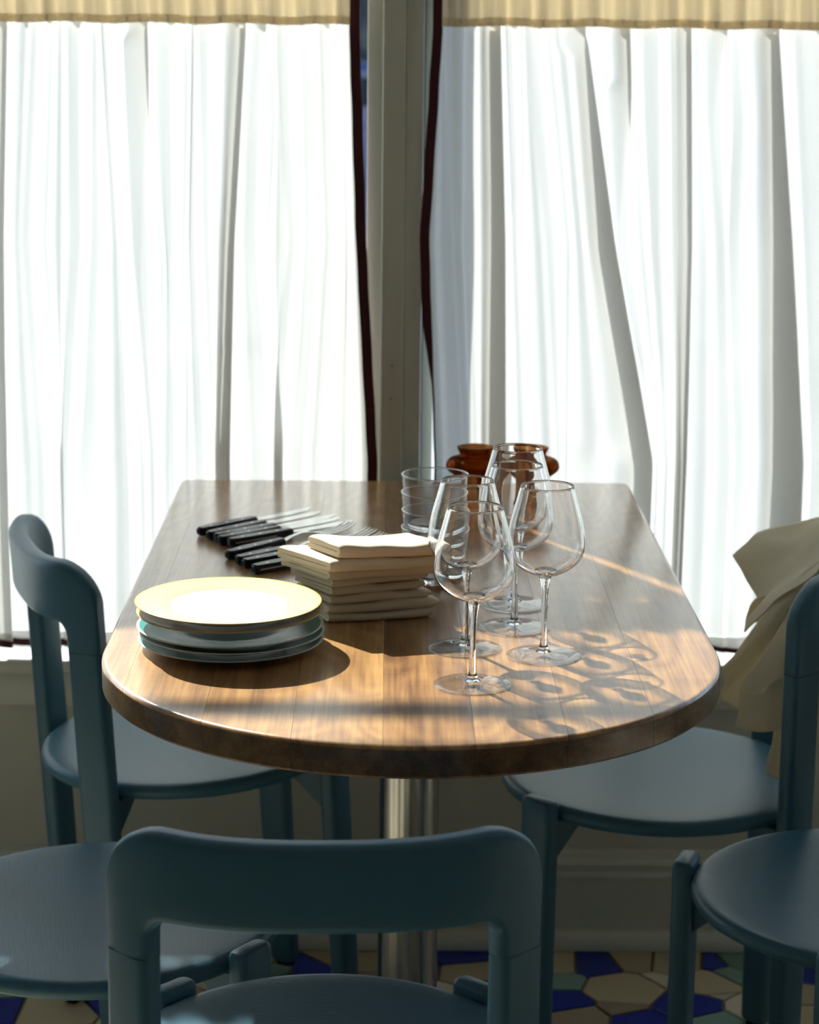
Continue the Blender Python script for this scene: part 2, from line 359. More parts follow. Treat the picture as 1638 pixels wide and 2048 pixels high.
# ------------------------------------------------------------------ curtains
ZT, ZM, ZB = 1.40, 1.10, .83      # heights of picture rows 50, 490, 880 on the curtain plane
HDR = 1.415; BOT = .487; CY = .945
def curtain(name, label, xl, xr, folds, edge, side):
    root = empty(name, ((xl+xr)/2, CY, BOT), 0, label, 'curtain')
    ox = root.location
    def cx(px, z):                       # picture x on the curtain plane -> world x
        y = {ZT: 50, ZM: 490, ZB: 880}.get(z, 490); return uy(px, y, CY).x
    FO = []
    for t in folds:
        (a, b, c), (wa, wb_, wc) = t[0], t[1]
        s = .00068
        FO.append((cx(a, ZT), cx(b, ZM), cx(c, ZB), wa*s, wb_*s, wc*s))
    def row(z, lift=0, amp=1.0):
        P = []
        prev = (xl, CY)
        E = tri(z, ZT, ZM, ZB, *edge)
        fs = sorted([(tri(z, ZT, ZM, ZB, f[0], f[1], f[2]), max(.0005, tri(z, ZT, ZM, ZB, f[3], f[4], f[5]))) for f in FO])
        X0 = xl if side == 'L' else E; X1 = E if side == 'L' else xr
        pts = [(X0, CY+.004)]
        last = X0
        for i, (c, w) in enumerate(fs):
            gap = c-w*.5-last if w > .0135 else c-2.3*min(w, .009)-last
            ph = .5+.5*math.sin(i*2.3+z*1.1)
            for q in (.25, .5, .75):     # soft ripple between the folds
                pts.append((last+gap*q, CY+.004+.006*amp*math.sin(q*2*PI*(1 if gap < .09 else 1.5)+i*1.7+z*.6)*min(1, gap/.03)))
            k = min(1, w/.014); tt = max(0, min(1, (w-.0075)/.006)); tt = tt*tt*(3-2*tt)
            over = [(-.35, -.001-.006*k), (.42, -.011*k), (.5, -.006*k), (.35, -.001*k), (-.35, .003*k), (-.5, .007*k), (-.38, .011*k), (.2, .010*k)]
            soft = [(-2.2, -.001), (-1.5, -.003), (-.8, -.0045), (-.2, -.002), (.5, .002), (1.1, .0045), (1.7, .0045), (2.2, .002)]
            for (ax_, ay_), (bx_, by_) in zip(over, soft):
                pts.append((lerp(c+bx_*min(w, .009), c+ax_*w, tt), CY+lerp(by_*min(1, w/.008), ay_, tt)))
            last = c+lerp(2.3*min(w, .009), w*.55, tt)
        gap = X1-last
        for q in (.2, .4, .6, .8): pts.append((last+gap*q, CY+.006+.008*amp*math.sin(q*9+z)*min(1, gap/.03)))
        pts.append((X1, CY+.002))
        return pts
    rows = []
    NZ = 60
    for i in range(NZ+1):
        z = lerp(HDR, BOT, i/NZ)
        zs = z
        pts = catmull([(x, y) for x, y in row(zs)], 5)
        sway = .004*math.sin(z*5)
        hem = .003*math.sin(i*.0)
        rows.append([(x-ox.x, y+sway-ox.y+.004*noise.noise(Vector((x*14, z*5, 3)))*(1+1.0*(z < .95)), z-ox.z+(.0035*math.sin(x*19)+.002*math.sin(x*47) if i == NZ else 0)) for x, y in pts])
    body = gridmesh('curtain_panel', rows, M['curtain'], root)
    # hem doubled at the foot
    hem_rows = [[(x, y-.0025, z) for x, y, z in r] for r in rows[-2:]]
    gridmesh('hem', hem_rows, M['curtain'], root)
    # gathered header: rod pocket of several layers with a ruffled top
    def hdr(off, z0, z1, seed, amp):
        out = []
        for i in range(11):
            z = lerp(z0, z1, i/10)
            X0 = xl if side == 'L' else tri(HDR, ZT, ZM, ZB, *edge); X1 = tri(HDR, ZT, ZM, ZB, *edge) if side == 'L' else xr
            r = []
            n = int((X1-X0)/.003)
            for j in range(n+1):
                x = lerp(X0, X1, j/n)
                y = CY+off+amp*(math.sin(x*150+seed+2*math.sin(x*27+seed))*.8+math.sin(x*330+seed*3+z*6)*.45)*(1-.35*math.sin(PI*i/10))
                y += .0025*noise.noise(Vector((x*60, z*25, seed)))
                zz = z+((.0012*math.sin(x*50+seed)+.001*noise.noise(Vector((x*40, 1, seed)))) if i in (0, 10) else 0)
                r.append((x-ox.x, y-ox.y, zz-ox.z))
            out.append(r)
        return out
    gridmesh('header_band', hdr(-.016, HDR-.006, 1.528, 1.0, .013), M['header'], root)
    gridmesh('header_band', hdr(.005, HDR-.001, 1.526, 2.6, .008), M['header'], root)
    gridmesh('header_seam', [[(x, y-.0014, z) for x, y, z in r] for r in hdr(-.016, HDR-.006, HDR+.006, 1.0, .013)], M['header'], root)
    # burgundy binding: down the free edge and along the foot
    idx = -1 if side == 'L' else 0
    V = []; F = []
    sgn = 1 if side == 'L' else -1
    strip = [(hx-ox.x, CY-ox.y, z-ox.z) for hx, z in ((tri(HDR, ZT, ZM, ZB, *edge), 1.527), (tri(HDR, ZT, ZM, ZB, *edge), 1.46))]+[r[idx] for r in rows]
    wd = []
    for i, (x, y, z) in enumerate(strip):
        zz = z+ox.z
        w = .0135 if side == 'L' else (.0125 if zz > .98 else max(.0012, .0125*(zz-.88)/.10))
        tw = 0 if side == 'L' else min(1.2, max(0, (1.05-zz)/.12))
        wob = .0003*math.sin(zz*60)+.0006*noise.noise(Vector((zz*22, 0, 5)))
        ring = [(x-sgn*.001+wob, y-.0022), (x+sgn*w+wob, y-.002), (x+sgn*w+wob+sgn*.0008, y+.001), (x-sgn*.001+wob, y+.0022)]
        V += [(a_, b_, z) for a_, b_ in ring]
    for i in range(len(strip)-1):
        for j in range(4): F.append((i*4+j, i*4+(j+1) % 4, i*4+4+(j+1) % 4, i*4+4+j))
    F += [(0, 1, 2, 3), tuple(range(len(V)-4, len(V)))]
    mesh('side_binding', V, F, M['burgundy'], root, smooth=False)
    V = []; F = []
    r = rows[-1]
    for i, (x, y, z) in enumerate(r):
        h = .0075+.002*math.sin((x+ox.x)*8)
        V += [(x, y-.0045, z+.001), (x, y+.0015, z+.001), (x, y+.0015, z-h), (x, y-.0045, z-h)]
    for i in range(len(r)-1):
        for j in range(4): F.append((i*4+j, i*4+(j+1) % 4, i*4+4+(j+1) % 4, i*4+4+j))
    mesh('foot_binding', V, F, M['burgundy'], root, smooth=False)
    return root
LF_ = [((480, 457, 447), (26, 28, 34)), ((287, 303, 312), (20, 14, 5)), ((166, 170, 150), (12, 9, 12)), ((392, 395, 412), (4, 8, 9)), ((532, 518, 545), (16, 9, 8)),
       ((582, 597, 570), (14, 9, 14)), ((84, 70, 95), (10, 12, 12)), ((4, -2, 2), (24, 26, 30)), ((-90, -95, -100), (20, 20, 20)), ((-230, -240, -220), (24, 20, 20)), ((660, 668, 650), (8, 6, 8)), ((215, 240, 262), (6, 4, 10)), ((350, 352, 352), (14, 9, 5))]
RF_ = [((912, 915, 930), (10, 6, 5)), ((984, 990, 988), (36, 42, 48)), ((1080, 1116, 1122), (14, 12, 6)), ((1165, 1207, 1268), (18, 46, 50)), ((1250, 1262, 1308), (22, 12, 4)),
       ((1371, 1372, 1362), (24, 22, 22)), ((1449, 1452, 1460), (18, 4, 5)), ((1543, 1558, 1566), (30, 52, 74)), ((1650, 1660, 1665), (14, 16, 18)), ((1780, 1790, 1790), (24, 24, 30)), ((1900, 1900, 1900), (20, 20, 30)), ((1030, 1040, 1050), (8, 5, 4)), ((1322, 1325, 1337), (6, 5, 4))]
def ex(px, row_): return uy(px, row_, CY).x
curtain('cafe_curtain', 'white cotton cafe curtain left of the window post, burgundy edge on its right', -1.05, 0, LF_, (ex(700, 50), ex(713, 490), ex(732, 880)), 'L')
curtain('cafe_curtain', 'white cotton cafe curtain right of the window post, burgundy edge on its left', 0, 1.05, RF_, (ex(884, 50), ex(857, 490), ex(868, 880)), 'R')
# outer curtains' continuation beyond the picture is left out; the rod that carries both
bm = bmesh.new(); bmesh.ops.create_cone(bm, cap_ends=True, segments=16, radius1=.0045, radius2=.0045, depth=4.5)
o = frombm('curtain_rod', bm, M['steel'], smooth=True, autos=40); o.rotation_euler = (0, PI/2, 0); o.location = (0, CY-.001, 1.472)
tag(o, 'thin metal rod carrying both cafe curtains, hidden in their gathered tops', 'rod')

# ------------------------------------------------------------------ floor mosaic
def clip(poly, a, b, c):       # keep a*x+b*y<=c
    out = []
    for i in range(len(poly)):
        p, q = poly[i], poly[(i+1) % len(poly)]
        dp, dq = a*p[0]+b*p[1]-c, a*q[0]+b*q[1]-c
        if dp <= 0: out.append(p)
        if dp*dq < 0:
            t = dp/(dp-dq); out.append((p[0]+t*(q[0]-p[0]), p[1]+t*(q[1]-p[1])))
    return out
seeds = []
def sp(px, py, kind, r=.05):
    q = uz(px, py, 0); seeds.append((q.x, q.y, kind, r))
for a in [(1245, 1977, 'cream', .062), (1192, 1928, 'blue', .05), (1128, 1962, 'teal', .04), (1132, 2003, 'blue', .045), (1375, 2008, 'blue', .05), (1423, 1931, 'blue', .02), (1450, 1948, 'teal', .025),
          (1312, 1957, 'white', .03), (1618, 1948, 'blue', .045), (1420, 2040, 'teal', .035), (1275, 2046, 'blue', .05), (925, 1911, 'blue', .045), (10, 2016, 'blue', .045), (178, 2002, 'blue', .03),
          (15, 1990, 'teal', .03), (105, 2018, 'cream', .06), (628, 1941, 'blue', .045), (570, 1938, 'teal', .03), (1340, 1925, 'cream', .05), (1110, 1925, 'cream', .05), (1165, 2035, 'sand', .05),
          (1240, 2018, 'sand', .04), (1400, 1965, 'cream', .05), (1415, 1985, 'white', .025), (1600, 1990, 'cream', .05), (1610, 2030, 'cream', .05), (700, 1915, 'cream', .055), (1270, 1920, 'cream', .05), (940, 1935, 'cream', .04)]: sp(*a)
rng = random.Random(11)
tries = 0
while tries < 9000 and len(seeds) < 1500:
    tries += 1
    x = rng.uniform(-1.7, 1.8); y = rng.uniform(-1.4, .90)
    k = rng.choices(['cream', 'sand', 'blue', 'teal', 'white'], [.46, .26, .07, .09, .12])[0]
    r = {'cream': rng.uniform(.04, .075), 'sand': rng.uniform(.035, .055), 'blue': .034, 'teal': .032, 'white': .026}[k]
    if all((x-s[0])**2+(y-s[1])**2 > (r+s[3])**2*.82 for s in seeds): seeds.append((x, y, k, r))
cells = []
for i, s in enumerate(seeds):
    poly = [(s[0]-.25, s[1]-.25), (s[0]+.25, s[1]-.25), (s[0]+.25, s[1]+.25), (s[0]-.25, s[1]+.25)]
    poly = clip(poly, 0, 1, .936)
    for j, t in enumerate(seeds):
        if i == j: continue
        dx, dy = t[0]-s[0], t[1]-s[1]; d2 = dx*dx+dy*dy
        if d2 > .25: continue
        # power diagram
        c = (t[0]**2+t[1]**2-t[3]**2-s[0]**2-s[1]**2+s[3]**2)/2
        L_ = math.sqrt(d2); poly = clip(poly, dx, dy, c-.0022*L_)
        if len(poly) < 3: break
    if len(poly) >= 3: cells.append((s, poly))
def tile_geo(poly, h):
    k = len(poly); cx = sum(p[0] for p in poly)/k; cy = sum(p[1] for p in poly)/k
    jit = [(p[0], p[1]) for p in poly]
    V = [(x, y, -.004) for x, y in jit]+[(x, y, h-.0012) for x, y in jit]+[(cx+(x-cx)*.97, cy+(y-cy)*.97, h) for x, y in jit]
    F = [(i, (i+1) % k, k+(i+1) % k, k+i) for i in range(k)]+[(k+i, k+(i+1) % k, 2*k+(i+1) % k, 2*k+i) for i in range(k)]+[tuple(range(2*k, 3*k))]
    return V, F
def vis(s):       # near the part of the floor the photograph shows
    return s[1] > .35 and -.95 < s[0] < 1.1
cells.sort(key=lambda c: (not vis(c[0]), math.hypot(c[0][0], c[0][1]-.7)))
REST = {}
for i, (s, poly) in enumerate(cells):
    V, F = tile_geo(poly, rng.uniform(.0002, .0010))
    if i < 290: mesh('tile', V, F, TILE[s[2]], floor, smooth=False)
    else:
        A, B = REST.setdefault(s[2], ([], [])); n = len(A); A += V; B += [tuple(v+n for v in f) for f in F]
V = []; F = []; MI = []
for q, (k, (A, B)) in enumerate(REST.items()):
    n = len(V); V += A; F += [tuple(v+n for v in f) for f in B]; MI += [q]*len(B)
rest = mesh('tile_field', V, F, None, floor, smooth=False); rest['kind'] = 'stuff'
for k in REST: rest.data.materials.append(TILE[k])
rest.data.polygons.foreach_set('material_index', MI)

# ------------------------------------------------------------------ table
TW = .6625; TR = TW/2; TL = .908; TH = .75; TT = .033
table = empty('bistro_table', (0, .35, 0), 0, 'walnut pedestal table with one rounded end, set out with plates, napkins and glasses', 'table')
def outline(d):
    r = TR-d; pts = []
    for i in range(97):
        a = PI+PI*i/96; pts.append((r*math.cos(a), r*math.sin(a)))
    cr = .012
    for i in range(7):
        a = i*PI/2/6; pts.append((r-cr+cr*math.cos(a), TL-d-cr+cr*math.sin(a)))
    for i in range(7):
        a = PI/2+i*PI/2/6; pts.append((-r+cr+cr*math.cos(a), TL-d-cr+cr*math.sin(a)))
    return pts
bm = bmesh.new(); rings = []
E_ = .0055
lev = [(TH-TT, .003), (TH-TT+.003, 0)]+[(TH-E_+E_*math.sin(a), E_-E_*math.cos(a)) for a in [i*PI/2/6 for i in range(7)]]
for z, d in lev: rings.append([bm.verts.new((x, y-.35, z)) for x, y in outline(d)])
for a_, b_ in zip(rings, rings[1:]):
    for i in range(len(a_)): j = (i+1) % len(a_); bm.faces.new((a_[i], a_[j], b_[j], b_[i]))
bm.faces.new(rings[-1]); bm.faces.new(rings[0][::-1])
bmesh.ops.recalc_face_normals(bm, faces=bm.faces)
full = bpy.data.meshes.new('tmp'); bm.to_mesh(full); bm.free()
seams = [-TR-.01, -.293, -.205, -.117, -.03, .057, .146, .235, TR+.01]
for a_, b_ in zip(seams, seams[1:]):
    b = bmesh.new(); b.from_mesh(full)
    for X, nrm in ((a_+.00012, 1), (b_-.00012, -1)):
        if abs(X) > TR: continue
        g = list(b.verts)+list(b.edges)+list(b.faces)
        r = bmesh.ops.bisect_plane(b, geom=g, plane_co=(X, 0, 0), plane_no=(-nrm, 0, 0), clear_outer=True)
        ce = [e for e in r['geom_cut'] if isinstance(e, bmesh.types.BMEdge)]
        bmesh.ops.edgeloop_fill(b, edges=ce) if ce else None
    pk = frombm('plank', b, M['walnut'], table, smooth=True, autos=30); pk.data.materials.append(M['walnut_end'])
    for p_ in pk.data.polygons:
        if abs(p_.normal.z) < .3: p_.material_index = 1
bpy.data.meshes.remove(full)
def cone(name, r1, r2, z0, z1, m, parent, loc=(0, 0), n=64, bev=0):
    prof = [(0, z0), (r1, z0), (r2, z1-bev), (r2-bev*.3, z1-bev*.3), (r2-bev, z1), (0, z1)] if bev else [(0, z0), (r1, z0), (r2, z1), (0, z1)]
    o = lathe(name, prof, m, parent, n, autos=30); o.location = (loc[0], loc[1], 0); return o
PX, PY = .006, .15
cone('pedestal', .0403, .0403, .020, TH-TT-.006, M['steel'], table, (PX, PY))
cone('base_plate', .20, .20, .003, .014, M['cast'], table, (PX, PY), bev=.004)
cone('collar', .052, .046, .014, .030, M['steel'], table, (PX, PY), bev=.004)
box('mounting_plate', PX-.16, PX+.16, PY-.12, PY+.12, TH-TT-.006, TH-TT, M['cast'], table)

# ------------------------------------------------------------------ chairs
SZ, CT = .44, .745
LEGR = .2195
A_, NN = .2075, 3.0
def plan(t):           # t in [-1,1] across the back; superellipse quarter(s)
    ang = -PI/2+t*PI/4*1.12
    c, s = math.cos(ang), math.sin(ang)
    r = A_/((abs(c)**NN+abs(s)**NN)**(1/NN)); return Vector((r*c, r*s, 0))
_T = [plan(-1+2*i/400) for i in range(401)]
_S = [0]
for i in range(400): _S.append(_S[-1]+(_T[i+1]-_T[i]).length)
def planu(u):          # u = arc length from the middle
    s = u+_S[-1]/2
    s = min(max(s, 0), _S[-1]-1e-6)
    lo, hi = 0, 400
    while hi-lo > 1:
        m_ = (lo+hi)//2
        if _S[m_] <= s: lo = m_
        else: hi = m_
    t = (s-_S[lo])/(_S[hi]-_S[lo]); p = _T[lo].lerp(_T[hi], t); tg = (_T[min(hi+6, 400)]-_T[max(lo-6, 0)]).normalized()
    return p, Vector((tg.y, -tg.x, 0))         # outward normal
# arc length of the 45 degree point
ud = None
for i in range(401):
    if _T[i].x > 0 and abs(math.atan2(_T[i].y, _T[i].x)+PI/4) < .006: ud = _S[i]-_S[-1]/2; break
UO, UI = ud+.0255, ud-.0255
def ring(p, n, wdir, half, th=.0115, rr=.0085, seg=4):
    """rounded rectangle around p: wdir = width direction (3D), n = thickness direction"""
    out = []
    for sx, sy, a0 in ((1, 1, 0), (-1, 1, PI/2), (-1, -1, PI), (1, -1, 3*PI/2)):
        for i in range(seg+1):
            a = a0+i*PI/2/seg
            out.append(p+wdir*(sx*(half-rr)+rr*math.cos(a))+n*(sy*(th-rr)+rr*math.sin(a)))
    return out
def loft(rings_, caps=True):
    V = [v for r in rings_ for v in r]; k = len(rings_[0]); F = []
    for i in range(len(rings_)-1):
        for j in range(k): F.append((i*k+j, i*k+(j+1) % k, (i+1)*k+(j+1) % k, (i+1)*k+j))
    if caps: F += [tuple(range(k))[::-1], tuple(range(len(V)-k, len(V)))]
    return V, F
SEAM = .628
def back_rings():
    zo, ro, zi, ri = CT, .060, .664, .016
    O = []; I = []
    for i in range(5): t = i/5; O.append((UO, lerp(SEAM, zo-ro, t))); I.append((UI, lerp(SEAM, zi-ri, t)))
    for i in range(11):
        a = i/10*PI/2; O.append((UO-ro+ro*math.cos(a), zo-ro+ro*math.sin(a))); I.append((UI-ri+ri*math.cos(a), zi-ri+ri*math.sin(a)))
    for i in range(1, 15): t = i/14; O.append((lerp(UO-ro, 0, t), zo-.004*math.sin(t*PI/2))); I.append((lerp(UI-ri, 0, t), zi-.002*math.sin(t*PI/2)))
    O = O+[(-u, z) for u, z in O[-2::-1]]; I = I+[(-u, z) for u, z in I[-2::-1]]
    R = []
    for (uo, zo_), (ui, zi_) in zip(O, I):
        # the ring follows the curved surface point by point
        half = math.hypot(uo-ui, zo_-zi_)/2; rr = .0085; th = .0125; pts = []
        for sx, sy, a0 in ((1, 1, 0), (-1, 1, PI/2), (-1, -1, PI), (1, -1, 3*PI/2)):
            for i in range(5):
                a = a0+i*PI/8; w = (sx*(half-rr)+rr*math.cos(a))/half; d = sy*(th-rr)+rr*math.sin(a)
                u = (uo+ui)/2+w*(uo-ui)/2; z = (zo_+zi_)/2+w*(zo_-zi_)/2
                p, n = planu(u); pts.append(p+n*d+Vector((0, 0, z)))
        # rows between corners along the wide faces
        full_ = []
        for i in range(len(pts)):
            full_.append(pts[i])
            if i % 5 == 4 and (i//5) in (0, 2):
                s_ = 1 if i//5 == 0 else -1
                for q in (.25, .5, .75):
                    w = (1-2*q)*s_*(half-rr)/half; u = (uo+ui)/2+w*(uo-ui)/2; z = (zo_+zi_)/2+w*(zo_-zi_)/2; p, n = planu(u)
                    full_.append(p+n*(th*s_)+Vector((0, 0, z)))
        R.append(full_)
    return R
def make_chair():
    parts = []
    def P(o): parts.append(o); return o
    root = empty('dining_chair')
    # seat: dished disc with a rounded rim
    R = .2075; prof = [(0, SZ-.007)]
    for r, z in ((.04, -.0068), (.08, -.0058), (.12, -.0038), (.155, -.0014), (.180, .0), (.195, .0008), (.2015, .0002), (.2055, -.0025), (.2075, -.0075), (.2072, -.0125), (.2045, -.0175), (.199, -.0205), (.19, -.021), (.10, -.024), (.0001, -.025)):
        prof.append((r, SZ+z))
    st = lathe('seat', prof, M['paint'], root, 96)
    V, F = loft(back_rings()); bk = mesh('backrest', V, F, M['paint'], root)
    bk.data.set_sharp_from_angle(angle=math.radians(50))
    for k, (ang, rear) in enumerate(((45, 0), (135, 0), (225, 1), (315, 1))):
        a = math.radians(ang); n = Vector((math.cos(a), math.sin(a), 0)); w = Vector((-n.y, n.x, 0))
        if rear:
            p0, n = planu(ud if ang == 315 else -ud); w = Vector((-n.y, n.x, 0)); top = SEAM-.0004
        else: p0 = n*LEGR; top = SZ+.010
        rs = []
        for z, h, t in ((.008, .0185, .011), (.012, .0205, .0125), (.2, .0235, .0125), (.42, .0255, .0125)):
            rs.append(ring(p0+Vector((0, 0, z)), n, w, h, t))
        if rear: rs.append(ring(p0+Vector((0, 0, top)), n, w, .0255, .0125))
        else:
            rs.append(ring(p0+Vector((0, 0, top-.006)), n, w, .0255, .0125))
            rs.append(ring(p0+Vector((0, 0, top-.0015)), n, w, .0242, .0105, rr=.0075)); rs.append(ring(p0+Vector((0, 0, top)), n, w, .0215, .0070, rr=.005))
        V, F = loft(rs); lg = mesh('leg', V, F, M['paint'], root); lg.data.set_sharp_from_angle(angle=math.radians(50))
        # glider under the foot
        rs = [ring(p0+Vector((0, 0, z)), n, w, .0145, .0085, rr=.006) for z in (.0, .0082)]
        V, F = loft(rs); mesh('glider', V, F, M['rubber'], lg)
        # bracket: wooden wedge from leg to seat underside
        q0 = p0-n*.012; q1 = p0-n*.075; th = .010
        pr_ = [(q0, SZ-.022), (q1, SZ-.0235), (q1+n*.006, SZ-.031), (q0+n*-.004, SZ-.078), (q0, SZ-.082)]
        V = [p+w*th+Vector((0, 0, z)) for p, z in pr_]+[p-w*th+Vector((0, 0, z)) for p, z in pr_]
        F = [(0, 1, 2, 3, 4), (9, 8, 7, 6, 5)]+[(i, 5+i, 5+(i+1) % 5, (i+1) % 5) for i in range(5)]
        bm = bmesh.new(); vv = [bm.verts.new(v) for v in V]
        for f in F: bm.faces.new([vv[i] for i in f])
        bmesh.ops.bevel(bm, geom=list(bm.edges), offset=.0015, segments=1, affect='EDGES')
        frombm('seat_bracket', bm, M['paint'], root)
    return root
def copy_tree(o, parent=None):
    c = o.copy(); COL.objects.link(c); c.parent = parent
    for ch in list(o.children): copy_tree(ch, c)
    return c
proto = make_chair()
G = 'blue painted round-seat chairs around the table'
def put(o, x, y, face, label, tilt=0):
    o.location = (x, y, 0); o.rotation_euler = (0, 0, math.radians(face-90)); tag(o, label, 'chair', G)
    if tilt:
        # lean back over the rear feet, front feet off the floor
        Rz = Matrix.Rotation(math.radians(face-90), 4, 'Z'); piv = Matrix.Translation((0, -.160, 0))
        Rx = Matrix.Rotation(math.radians(tilt), 4, 'X')
        o.matrix_world = Matrix.Translation((x, y, 0)) @ Rz @ piv @ Rx @ piv.inverted()
    return o
put(proto, -.083, -.350, 91.5, 'blue chair in the foreground, its backrest turned to the viewer')
put(copy_tree(proto), .337, .508, 176, 'blue chair right of the table with a cream cloth over its back')
LBC = put(copy_tree(proto), -.270, .630, 19, 'blue chair left of the table, backrest beside the left curtain', 3.2)
put(copy_tree(proto), -.347, .026, 9, 'blue chair at bottom left of which mostly the round seat shows')
put(copy_tree(proto), .536, .088, 204, 'blue chair cut off by the right edge, one leg end standing beside its seat')

# ------------------------------------------------------------------ plates
def plate_profile(R=.1005):
    top = [(.0001, .0042), (.050, .0042), (.058, .0046), (.064, .0058), (.075, .0074), (.088, .0090), (.097, .0103), (.0998, .0108), (R, .0104)]
    bot = [(R-.0003, .0096), (.097, .0085), (.085, .0062), (.070, .0034), (.060, .0018), (.0575, .0), (.0545, .0), (.053, .0016), (.0001, .0018)]
    return top, bot
def plate(kind, x, y, z, label, rz=0, tilt=(0, 0)):
    top, bot = plate_profile()
    root = lathe('plate', top+bot[:1], M['plate_'+kind], None, 96)
    fb = lathe('foot_ring', [top[-1]]+bot, M['china' if kind == 'cream' else 'china_teal'], root, 96)
    fb.name = 'underside'
    root.location = (x, y, z); root.rotation_euler = (tilt[0], tilt[1], rz)
    return tag(root, label, 'plate', 'side plates in the stack')
PXc, PYc = -.1955, .006
zs_ = [.7502, .7592, .7665, .7845, .7925]
plate('teal', PXc+.0005, PYc+.002, zs_[0], 'teal rimmed plate lowest in the stack, touching the table')
plate('teal', PXc+.0015, PYc-.000, zs_[1], 'teal rimmed plate second from the bottom of the stack')
plate('teal', PXc+.0000, PYc-.001, zs_[2], 'teal rimmed plate in the middle of the stack, right under the two cream ones', tilt=(0, -.006))
plate('cream', PXc-.000, PYc-.002, zs_[3]-.002, 'cream plate second from the top, mostly hidden under the top plate', tilt=(0, -.01))
plate('cream', PXc-.0018, PYc-.001, zs_[4]-.001, 'cream plate on top of the stack with bright white sunlit centre', tilt=(0, .004))

# ------------------------------------------------------------------ wine glasses
def bez(P, n=10): return catmull(P, n)
def wine_glass():
    t = .0013
    outer = bez([(.0065, .0885), (.016, .0915), (.0285, .0985), (.0375, .108), (.0415, .1195), (.0412, .131), (.0385, .148), (.0333, .167), (.0281, .1862)], 5)
    inner = []
    for i, (r, z) in enumerate(outer):
        q = outer[min(i+1, len(outer)-1)]; p = outer[max(i-1, 0)]; d = math.hypot(q[0]-p[0], q[1]-p[1]); nx, nz = -(q[1]-p[1])/d, (q[0]-p[0])/d
        inner.append((r+nx*t, z+nz*t))
    cut = 11
    root = empty('wine_glass')
    # upper bowl: thin wall
    lathe('bowl', [(.0001, .0890), (.0065, .0888)]+outer[1:]+[(outer[-1][0]-t*.12, outer[-1][1]+.0004), (outer[-1][0]-t*.35, outer[-1][1]+.0006), (outer[-1][0]-t*.65, outer[-1][1]+.0006), (outer[-1][0]-t*.88, outer[-1][1]+.0004)]+inner[2:][::-1]+[(.012, .0945), (.006, .0928), (.0001, .0924)], M['glass'], root, 96)
    stem = [(.0001, .0046), (.0085, .0052), (.0060, .0078), (.0040, .014), (.0032, .030), (.0030, .055), (.0034, .068), (.0046, .0785), (.0058, .0850), (.0070, .0886), (.0001, .0888)]
    lathe('stem', stem, M['glass'], root, 64)
    lathe('foot', [(.0088, .0050), (.018, .0034), (.030, .0022), (.0390, .0016), (.0402, .0010), (.0392, .0003), (.0300, .0006), (.0001, .0012)], M['footglass'], root, 96)
    return root
g0 = wine_glass()
spots = [((.061, -.133), 'wine glass nearest the viewer, frontmost of the five'), ((.141, -.024), 'wine glass at the right end of the group, its bowl clear of the others'),
         ((.058, .001), 'wine glass directly behind the frontmost one, beside the napkins'), ((.116, .088), 'wine glass fourth from the front, its bowl before the amber holders'),
         ((.122, .189), 'wine glass farthest back, its rim standing highest in the picture')]
for i, ((x, y), l) in enumerate(spots):
    g = g0 if i == 0 else copy_tree(g0)
    g.location = (x, y, TH); g.rotation_euler = (0, 0, i*1.3); tag(g, l, 'glass', 'wine glasses on the table')

# ------------------------------------------------------------------ tumblers
def tumbler():
    R, h = .0405, .068
    root = empty('tumbler')
    lathe('wall', [(.0335, .0075), (.0345, .014), (.0367, .035), (.0385, .055), (R-.0008, h-.0005)], M['tumblerglass'], root, 72)
    lathe('base', [(.0001, .0006), (.030, .0006), (.0325, .002), (.0339, .0075), (.0330, .0085), (.030, .0072), (.018, .0060), (.0001, .0056)], M['glass'], root, 72)
    lathe('lip', [(R-.0008+.0009*math.cos(a), h-.0009+.0009*math.sin(a)) for a in [i*PI/4 for i in range(8)]], M['glass'], root, 72, closed=True)
    return root
t0 = tumbler()
names = ['clear tumbler at the bottom of the nested stack', 'clear tumbler nested second from the bottom', 'clear tumbler nested second from the top', 'clear tumbler on top of the nested stack behind the napkins']
for i in range(4):
    t = t0 if i == 0 else copy_tree(t0)
    t.location = (.0305+.0006*math.sin(i*2), .300+.0006*math.cos(i*3), TH+.0003+i*.0217); tag(t, names[i], 'tumbler', 'nested tumblers')

# ------------------------------------------------------------------ amber holders
def holder(x, y, label):
    prof = bez([(.0235, .0005), (.0245, .004), (.0215, .012), (.0205, .028), (.0215, .040), (.030, .0455), (.0385, .053), (.0395, .060), (.0355, .067), (.0235, .0715), (.0215, .0745), (.0235, .080), (.0255, .0845)], 4)
    inner = [(r-.004, z+.001) for r, z in prof if z > .030]
    P_ = [(.0001, .0005)]+prof+inner[::-1]+[(.012, .026), (.0001, .025)]
    o = lathe('glass_holder', P_, M['amber'], None, 180, rib=lambda a, j: .028*math.cos(60*a) if 2 < j < len(prof) else 0)
    o.location = (x, y, TH); return tag(o, label, 'vase', 'ribbed amber glass holders')
holder(.0965, .735, 'ribbed amber glass holder nearer the window post, at the left of the pair')
holder(.1735, .735, 'ribbed amber glass holder at the right of the pair, behind the tall wine glasses')

